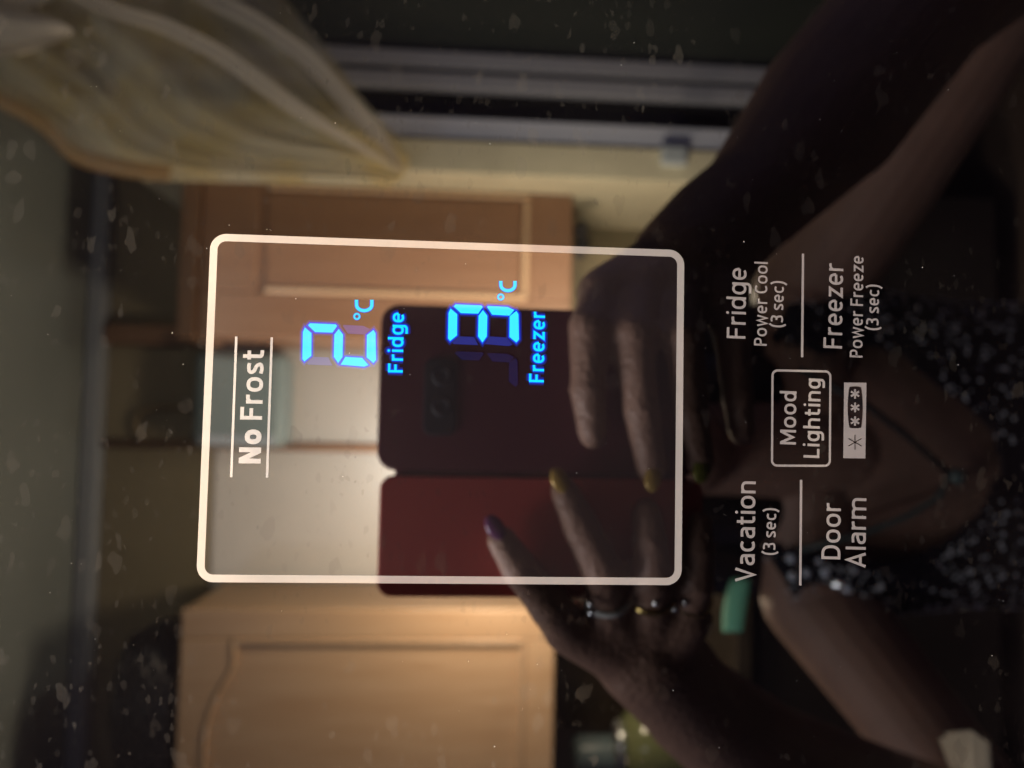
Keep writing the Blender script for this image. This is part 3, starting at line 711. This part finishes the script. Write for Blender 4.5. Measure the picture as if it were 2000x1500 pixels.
slab('case_flap', 743, 1378, 934, 1166, YP - .001, YP + .002, .006, M_flap, ph)
hx = V(1060, 929, YP + .004)
s_ = 1500 / (YP + CAM_D)
box('case_spine', hx.x - 16 / s_, hx.x + 16 / s_, -YP - .0095, -YP - .0025, hx.z - 290 / s_, hx.z + 290 / s_, M_case, ph, bev=.0015)
slab('camera_module', 828, 892, 700, 850, YP - .0012, YP - .0002, .004, M_lens, ph)

for cy in (735, 795):
    c = V(862, cy, YP - .0014); vs_ = []; fs = []
    for rr, yo in ((.0042, 0), (.0034, .0006), (.0026, .0002)):
        for i in range(20): vs_.append((c.x + rr * math.cos(i / 20 * math.tau), c.y + yo, c.z + rr * math.sin(i / 20 * math.tau)))
    for k in range(2):
        for i in range(20): fs.append((k * 20 + i, k * 20 + (i + 1) % 20, (k + 1) * 20 + (i + 1) % 20, (k + 1) * 20 + i))
    fs.append([40 + i for i in range(20)])
    from_py('lens', vs_, fs, M_lens, ph)
# ================================================================== THE PERSON
M_skin = new_mat('brown_skin', (.34, .195, .14), .5, noise_amt=.3, nscale=22, bump=.25, bscale=350)
per = thing('person', 'person in a dark dress with white dots holding up a phone with both hands', 'person', tuple(V(1600, 880, .62)))
bmb = bmesh.new()
def ball(c, r, sc=(1, 1, 1)):
    bmesh.ops.create_icosphere(bmb, subdivisions=3 if r > .03 else 2, radius=r, matrix=Matrix.Translation(c) @ Matrix.Diagonal((*sc, 1)))
def bone(a, b2, ra, rb, k=None):
    a, b2 = Vector(a), Vector(b2); k = k or max(2, int((b2 - a).length / (min(ra, rb) * .35)))
    d_ = (b2 - a); L2 = d_.length; q = d_.to_track_quat('Z', 'Y').to_matrix().to_4x4()
    bmesh.ops.create_cone(bmb, cap_ends=True, segments=20, radius1=ra, radius2=rb, depth=L2, matrix=Matrix.Translation((a + b2) / 2) @ q)
    ball(a, ra); ball(b2, rb)
def chain(pts, rs):
    for i in range(len(pts) - 1): bone(pts[i], pts[i + 1], rs[i], rs[i + 1])
# torso, neck, head
c_chest = V(1960, 880, .66)
def ell(c, r): bmesh.ops.create_icosphere(bmb, subdivisions=4, radius=1, matrix=Matrix.Translation(c) @ Matrix.Diagonal((*r, 1)))
nb = V(1560, 880, .62)                      # pit of the neck
ell(nb + Vector((0, -.06, -.20)), (.155, .085, .23))
ell(nb + Vector((0, -.07, -.42)), (.150, .095, .25))
ell(nb + Vector((0, -.075, -.62)), (.17, .11, .22))
ell(nb + Vector((-.065, .0, -.27)), (.075, .065, .075)); ell(nb + Vector((.065, .0, -.27)), (.075, .065, .075))
bone(nb + Vector((0, -.045, -.06)), nb + Vector((0, -.03, .10)), .062, .052)
hd = nb + Vector((0.0, -.02, .175))
ell(hd + Vector((0, -.01, .02)), (.070, .088, .095)); ell(hd + Vector((0, .025, -.045)), (.052, .055, .055))
ell(hd + Vector((0, .082, -.012)), (.011, .016, .017)); ell(hd + Vector((0, .068, -.045)), (.022, .012, .009))
for s in (-1, 1): ell(hd + Vector((s * .072, -.01, 0)), (.008, .016, .026))
# arm on the right of the mirrored view (upper part of the picture)
sA = nb + Vector((.180, -.075, -.045)); eA = V(2080, -160, .47); wA = V(1475, 385, .245)
chain([nb + Vector((.05, -.05, -.03)), sA, sA.lerp(eA, .5), eA], [.055, .062, .052, .044])
chain([eA, V(1800, 0, .385), V(1618, 220, .315), wA], [.052, .056, .050, .031])
pA = V(1335, 520, .196)
chain([wA, V(1400, 450, .218), pA], [.030, .029, .027])
kn = [(1175, 575), (1250, 560), (1335, 570), (1415, 590)]
for (x, y) in kn: bone(pA + (V(x, y, .185) - pA) * .25, V(x, y, .178), .020, .0125)
def finger(px, Ys, r0, r1):
    for i_, ((x, y), Y) in enumerate(zip(px, Ys)):
        if 0 < i_ < len(px) - 1: ball(V(x, y, Y), (r0 + (r1 - r0) * i_ / (len(px) - 1)) * 1.12)
    chain([V(x, y, Y) for (x, y), Y in zip(px, Ys)], [r0 + (r1 - r0) * i / (len(px) - 1) for i in range(len(px))])
finger([(1175, 575), (1150, 640), (1148, 760), (1158, 850)], (.178, .160, .1595, .162), .0098, .0068)
finger([(1250, 560), (1238, 650), (1252, 800), (1272, 918)], (.178, .158, .1575, .160), .0102, .0068)
finger([(1335, 570), (1335, 660), (1350, 810), (1368, 905)], (.178, .158, .1575, .161), .0100, .0066)
finger([(1415, 590), (1432, 670), (1440, 770), (1448, 845)], (.178, .162, .160, .163), .0088, .0060)
finger([(1330, 500), (1240, 560), (1170, 640)], (.20, .204, .195), .014, .009)   # thumb on the screen side
# arm on the left of the mirrored view (lower part of the picture)
sB = nb + Vector((-.165, -.055, -.045)); eB = V(1965, 1640, .50); wB = V(1345, 1370, .235)
chain([nb + Vector((-.05, -.05, -.03)), sB, sB.lerp(eB, .5), eB], [.055, .060, .050, .043])
chain([eB, V(1720, 1580, .42), V(1500, 1490, .31), wB], [.043, .045, .036, .027])
pB = V(1255, 1265, .198)
chain([wB, V(1300, 1315, .215), pB], [.026, .026, .026])
for (x, y) in ((1110, 1225), (1190, 1200), (1270, 1195), (1340, 1205)): bone(pB + (V(x, y, .185) - pB) * .25, V(x, y, .180), .020, .0125)
finger([(1112, 1235), (1075, 1185), (1015, 1110), (978, 1052)], (.180, .166, .160, .1605), .0105, .0066)
finger([(1192, 1210), (1180, 1120), (1135, 1030), (1102, 958)], (.180, .162, .1585, .160), .0105, .0066)
finger([(1272, 1205), (1275, 1130), (1270, 1060), (1262, 1000)], (.180, .165, .162, .163), .0100, .0066)
finger([(1340, 1210), (1360, 1140), (1366, 1070), (1366, 1020)], (.180, .168, .164, .164), .0086, .0058)
finger([(1240, 1300), (1180, 1270), (1120, 1215)], (.200, .206, .200), .014, .009)
body = from_bm('body', bmb, M_skin, per, True)
rm = body.modifiers.new('remesh', 'REMESH'); rm.mode = 'VOXEL'; rm.voxel_size = .0022; rm.use_smooth_shade = True
sm = body.modifiers.new('smooth', 'SMOOTH'); sm.iterations = 7; sm.factor = .5

# nails
M_gold = new_mat('gold_nail_polish', (.42, .27, .06), .25, .2); M_purp = new_mat('purple_nail_polish', (.14, .04, .13), .2)
M_lime = new_mat('yellow_green_nail_polish', (.26, .27, .05), .25, .2)
def nail(px, py, Y, ang, mat, l=.0058, w_=.0038, label=None):
    bm = bmesh.new(); bmesh.ops.create_uvsphere(bm, u_segments=14, v_segments=8, radius=1)
    c = V(px, py, Y); a_ = R_(ang)
    bmesh.ops.transform(bm, matrix=Matrix.Translation(c) @ Matrix.Rotation(a_, 4, 'Y') @ Matrix.Diagonal((w_, .0016, l, 1)), verts=bm.verts)
    o = from_bm('nail', bm, mat, per, True)
    if label: o['label'] = label
nail(1275, 935, .1545, 95, M_gold, label='gold painted nail'); nail(1370, 918, .156, 95, M_lime, label='yellow green painted nail')
nail(1093, 938, .1545, 65, M_gold, label='gold painted nail'); nail(967, 1030, .155, 55, M_purp, label='purple painted nail')
# rings and bracelet stones
M_stone = new_mat('ring_stone', (.9, .92, .88), .12, 0, 2.4)
def gem(px, py, Y, r, name='ring_stone', mat=None):
    bm = bmesh.new(); bmesh.ops.create_icosphere(bm, subdivisions=1, radius=r, matrix=Matrix.Translation(V(px, py, Y)))
    return from_bm(name, bm, mat or M_stone, per)
def band(c0, c1, r, thick, mat, name='ring'):
    """ring round a finger: c0,c1 two points on the finger's axis"""
    ax = (Vector(c1) - Vector(c0)).normalized(); q = ax.to_track_quat('Z', 'Y').to_matrix().to_4x4(); c = Vector(c0)
    vs_, fs = [], []
    for i in range(24):
        a_ = i / 24 * math.tau
        for j in range(8):
            b3 = j / 8 * math.tau; rr = r + thick * math.cos(b3)
            vs_.append(Matrix.Translation(c) @ q @ Vector((rr * math.cos(a_), rr * math.sin(a_), thick * 1.6 * math.sin(b3))))
    for i in range(24):
        for j in range(8): fs.append((i * 8 + j, ((i + 1) % 24) * 8 + j, ((i + 1) % 24) * 8 + (j + 1) % 8, i * 8 + (j + 1) % 8))
    return from_py(name, vs_, fs, mat, per, True)
M_rgold = new_mat('yellow_metal', (.75, .55, .2), .18, 1.0)
band(V(1186, 1165, .171), V(1182, 1120, .163), .0103, .0011, M_stone)
band(V(1274, 1165, .172), V(1275, 1130, .166), .0100, .0011, M_rgold)
band(V(1350, 1170, .175), V(1360, 1140, .168), .0088, .0011, M_rgold)

# dress: shell over the torso with a scooped neck, in dark cloth
M_dress = new_mat('black_dress_cloth', (.0035, .0035, .009), .7, ior=1.25)
neck_poly = [(1380, 600), (1500, 655), (1600, 690), (1700, 672), (1760, 690), (1830, 750), (1900, 800), (1950, 860), (1955, 920), (1915, 1000), (1860, 1050), (1780, 1092), (1700, 1100), (1600, 1085), (1530, 1070), (1470, 1050), (1380, 1060)]
RI = RM.transposed()
def to_px(p):
    v = Vector((p[0], -p[1] + CAM_D, p[2] - CZ)); c = RI @ v
    return 1000 + F_PX * c.x / -c.z, 750 - F_PX * c.y / -c.z
def inside(pt, pl):
    x, y = pt; c = False; j = len(pl) - 1
    for i in range(len(pl)):
        if (pl[i][1] > y) != (pl[j][1] > y) and x < (pl[j][0] - pl[i][0]) * (y - pl[i][1]) / (pl[j][1] - pl[i][1]) + pl[i][0]: c = not c
        j = i
    return c
# torso profile used by the dress: half width, half depth at heights below the neck pit
prof = [(.02, .115, .050, -.06), (-.00, .172, .084, -.060), (-.06, .188, .094, -.058), (-.12, .180, .098, -.058), (-.20, .170, .104, -.055), (-.27, .168, .122, -.045), (-.34, .160, .112, -.055), (-.45, .156, .106, -.07), (-.58, .176, .118, -.075), (-.72, .20, .13, -.08), (-1.0, .25, .16, -.08)]
NU = 220; rows = []
steps = 190
for k in range(steps + 1):
    z = .02 - 1.02 * (k / steps) ** 1.0
    for i in range(len(prof) - 1):
        if prof[i][0] >= z >= prof[i + 1][0]:
            f = (prof[i][0] - z) / (prof[i][0] - prof[i + 1][0]); w2, d2_, y2 = [prof[i][m] * (1 - f) + prof[i + 1][m] * f for m in (1, 2, 3)]; break
    rows.append((z, w2, d2_, y2))
vs_, fs = [], []
for (z, w2, d2_, y2) in rows:
    for j in range(NU):
        a_ = j / NU * math.tau; c_, s_2 = math.cos(a_), math.sin(a_)
        x = w2 * math.copysign(abs(c_) ** .85, c_); y = d2_ * math.copysign(abs(s_2) ** .85, s_2)
        wr = .0025 * math.sin(j * .35 + z * 14)
        vs_.append(nb + Vector((x, y + y2 + wr, z)))
for k in range(steps):
    for j in range(NU):
        q = [k * NU + j, k * NU + (j + 1) % NU, (k + 1) * NU + (j + 1) % NU, (k + 1) * NU + j]
        cc = sum((vs_[t] for t in q), Vector()) / 4
        if cc.y > nb.y - .09 and inside(to_px(cc), neck_poly): continue
        fs.append(q)
dr = from_py('dress', vs_, fs, M_dress, per, True)
so = dr.modifiers.new('s', 'SOLIDIFY'); so.thickness = .002; so.offset = 1
# white dots printed on / sewn to the dress: small raised discs
M_dot = new_mat('white_bead', (.93, .95, .98), .3)
M_bead = new_mat('pale_blue_bead', (.80, .88, 1.0), .15)
dv, df_ = [], []
def dot(c, nrm, r):
    b0 = len(dv); t = nrm.cross(Vector((0, 0, 1))).normalized(); u = nrm.cross(t)
    for i in range(6): a_ = i / 6 * math.tau; dv.append(c + t * r * math.cos(a_) + u * r * math.sin(a_))
    dv.append(c + nrm * r * .5)
    for i in range(6): df_.append((b0 + i, b0 + (i + 1) % 6, b0 + 6))
rd = random.Random(3)
placed = 0
while placed < 1000:
    j = rd.uniform(0, NU); z = rd.uniform(-.42, .02)
    for i in range(len(prof) - 1):
        if prof[i][0] >= z >= prof[i + 1][0]:
            f = (prof[i][0] - z) / (prof[i][0] - prof[i + 1][0]); w2, d2_, y2 = [prof[i][m] * (1 - f) + prof[i + 1][m] * f for m in (1, 2, 3)]; break
    a_ = j / NU * math.tau; c_, s_2 = math.cos(a_), math.sin(a_)
    if s_2 < .1: continue
    p = nb + Vector((w2 * math.copysign(abs(c_) ** .85, c_), d2_ * abs(s_2) ** .85 + y2 + .0025 * math.sin(j * .35 + z * 14) + .0022, z))
    if inside(to_px(p), neck_poly): continue
    if noise.noise(p * 14) < -.12 and rd.random() < .75: continue
    nrm = Vector((c_ / w2, s_2 / d2_, 0)).normalized(); dot(p + nrm * .001, nrm, rd.choice((.0012, .0015, .0019, .0024))); placed += 1
do = from_py('white_dots', dv, df_, M_dot, dr); do['kind'] = 'stuff'
dv.clear(); df_.clear(); placed = 0
while placed < 170:
    j = rd.uniform(0, NU); z = rd.uniform(-.42, .02)
    for i in range(len(prof) - 1):
        if prof[i][0] >= z >= prof[i + 1][0]:
            f = (prof[i][0] - z) / (prof[i][0] - prof[i + 1][0]); w2, d2_, y2 = [prof[i][m] * (1 - f) + prof[i + 1][m] * f for m in (1, 2, 3)]; break
    a_ = j / NU * math.tau; c_, s_2 = math.cos(a_), math.sin(a_)
    if s_2 < .15: continue
    p = nb + Vector((w2 * math.copysign(abs(c_) ** .85, c_), d2_ * abs(s_2) ** .85 + y2 + .0065, z))
    if inside(to_px(p), neck_poly): continue
    nrm = ((Vector((0, CAM_D, CZ)) - p).normalized() + (Vector((-.26, -.14, 1.93)) - p).normalized() + Vector((rd.uniform(-.3, .3), 0, rd.uniform(-.3, .3)))).normalized()
    dot(p, nrm, rd.choice((.0014, .0018, .0024))); placed += 1
do = from_py('sequins', dv, df_, new_mat('silver_sequin', (.95, .97, 1.0), .24, 1.0), dr); do['kind'] = 'stuff'
# beads sewn along the edge of the neck beside the shoulder
for (x, y, r) in ((1545, 1090, .0050), (1575, 1118, .0042), (1612, 1118, .0045), (1548, 1125, .0045), (1600, 1095, .003), (1655, 1150, .004), (1670, 1115, .0035)):
    bm = bmesh.new(); bmesh.ops.create_icosphere(bm, subdivisions=3, radius=r, matrix=Matrix.Translation(V(x, y, .575))); from_bm('bead', bm, M_bead, dr, True)
def glint(px, py, Y, rx, ry, rz, name, mat, parent):
    """flattened shiny stone turned so that it catches the added fill light above the fridge"""
    c = V(px, py, Y); n_ = ((Vector((0, CAM_D, CZ)) - c).normalized() + (Vector((-.26, -.14, 1.93)) - c).normalized()).normalized()
    bm = bmesh.new(); bmesh.ops.create_uvsphere(bm, u_segments=24, v_segments=16, radius=1)
    bmesh.ops.transform(bm, matrix=Matrix.Translation(c) @ n_.to_track_quat('Z', 'Y').to_matrix().to_4x4() @ Matrix.Diagonal((rx, ry, rz, 1)), verts=bm.verts)
    return from_bm(name, bm, mat, parent, True)
M_crys = new_mat('crystal', (.92, .96, 1), .16, 1.0)
glint(1636, 1140, .57, .0052, .0072, .0022, 'crystal', M_crys, dr)
for (x, y, Y) in ((1152, 1178, .158), (1155, 1196, .158), (1280, 1177, .160), (1318, 1188, .165), (1338, 1176, .165)): glint(x, y, Y, .0016, .0016, .0012, 'ring_stone', M_crys, per)
# cord and pendant
M_cord = new_mat('dark_cord', (.012, .018, .02), .5); M_beadc = new_mat('grey_green_beads', (.10, .15, .14), .3)
tube('necklace', [tuple(V(x, y, Y)) for x, y, Y in ((1560, 720, .60), (1690, 790, .585), (1770, 850, .58), (1855, 925, .578))], .0035, M_cord, per)
tube('necklace', [tuple(V(x, y, Y)) for x, y, Y in ((1855, 925, .577), (1835, 970, .577), (1770, 1010, .58), (1680, 1045, .585), (1560, 1075, .60))], .0030, M_beadc, per)
lathe('pendant', tuple(V(1868, 930, .577)), [(.001, -.010), (.007, -.006), (.009, 0), (.006, .006), (.001, .009)], M_beadc, per)
# green strap lying over the shoulder
M_strap = new_mat('green_strap', (.22, .62, .40), .8)
sv = []; fs = []
for i in range(9):
    t = i / 8; x = 1455 - 16 * t; y = 1130 + 104 * t
    for (dx, dY) in ((0, -.008), (-20, .0), (-36, .014)): sv.append(V(x + dx * (1 + .2 * math.sin(t * 3)) + 12, y, .575 + dY))
for i in range(8):
    for j in range(2): fs.append((i * 3 + j, i * 3 + j + 1, i * 3 + j + 4, i * 3 + j + 3))
o = from_py('strap', sv, fs, M_strap, per, True); o.modifiers.new('s', 'SOLIDIFY').thickness = .002
# hair
M_hair = new_mat('dark_hair', (.008, .006, .006), .4)
bmh = bmesh.new()
bmesh.ops.create_icosphere(bmh, subdivisions=4, radius=1, matrix=Matrix.Translation(hd + Vector((0, -.028, .032))) @ Matrix.Diagonal((.080, .088, .098, 1)))
for v in bmh.verts: v.co += Vector((0, 0, 1)) * .003 * noise.noise(v.co * 60)
for s in (-1, 1):
    bmesh.ops.create_icosphere(bmh, subdivisions=4, radius=1, matrix=Matrix.Translation(hd + Vector((s * .060, -.045, -.11))) @ Matrix.Diagonal((.050, .055, .15, 1)))
    bmesh.ops.create_icosphere(bmh, subdivisions=4, radius=1, matrix=Matrix.Translation(hd + Vector((s * .105, -.075, -.14))) @ Matrix.Diagonal((.065, .050, .13, 1)))
from_bm('hair', bmh, M_hair, per, True)
# white cloth corner past the elbow
wc = [V(1850, 1446, .45), V(1942, 1440, .385), V(1950, 1580, .385), V(1905, 1585, .43)]
bm = bmesh.new(); f1 = [bm.verts.new(p) for p in wc]; f2 = [bm.verts.new(p + Vector((0, -.02, 0))) for p in wc]
bm.faces.new(f1); bm.faces.new(f2[::-1])
for i in range(4): bm.faces.new((f1[i], f2[i], f2[(i + 1) % 4], f1[(i + 1) % 4]))
bmesh.ops.recalc_face_normals(bm, faces=bm.faces[:])
bmesh.ops.bevel(bm, geom=bm.edges[:], offset=.006, segments=2, affect='EDGES')
tag(from_bm('folded_cloth', bm, new_mat('white_cloth', (.88, .88, .85), .8)), 'small white folded cloth lying over the elbow at the picture corner', 'cloth')
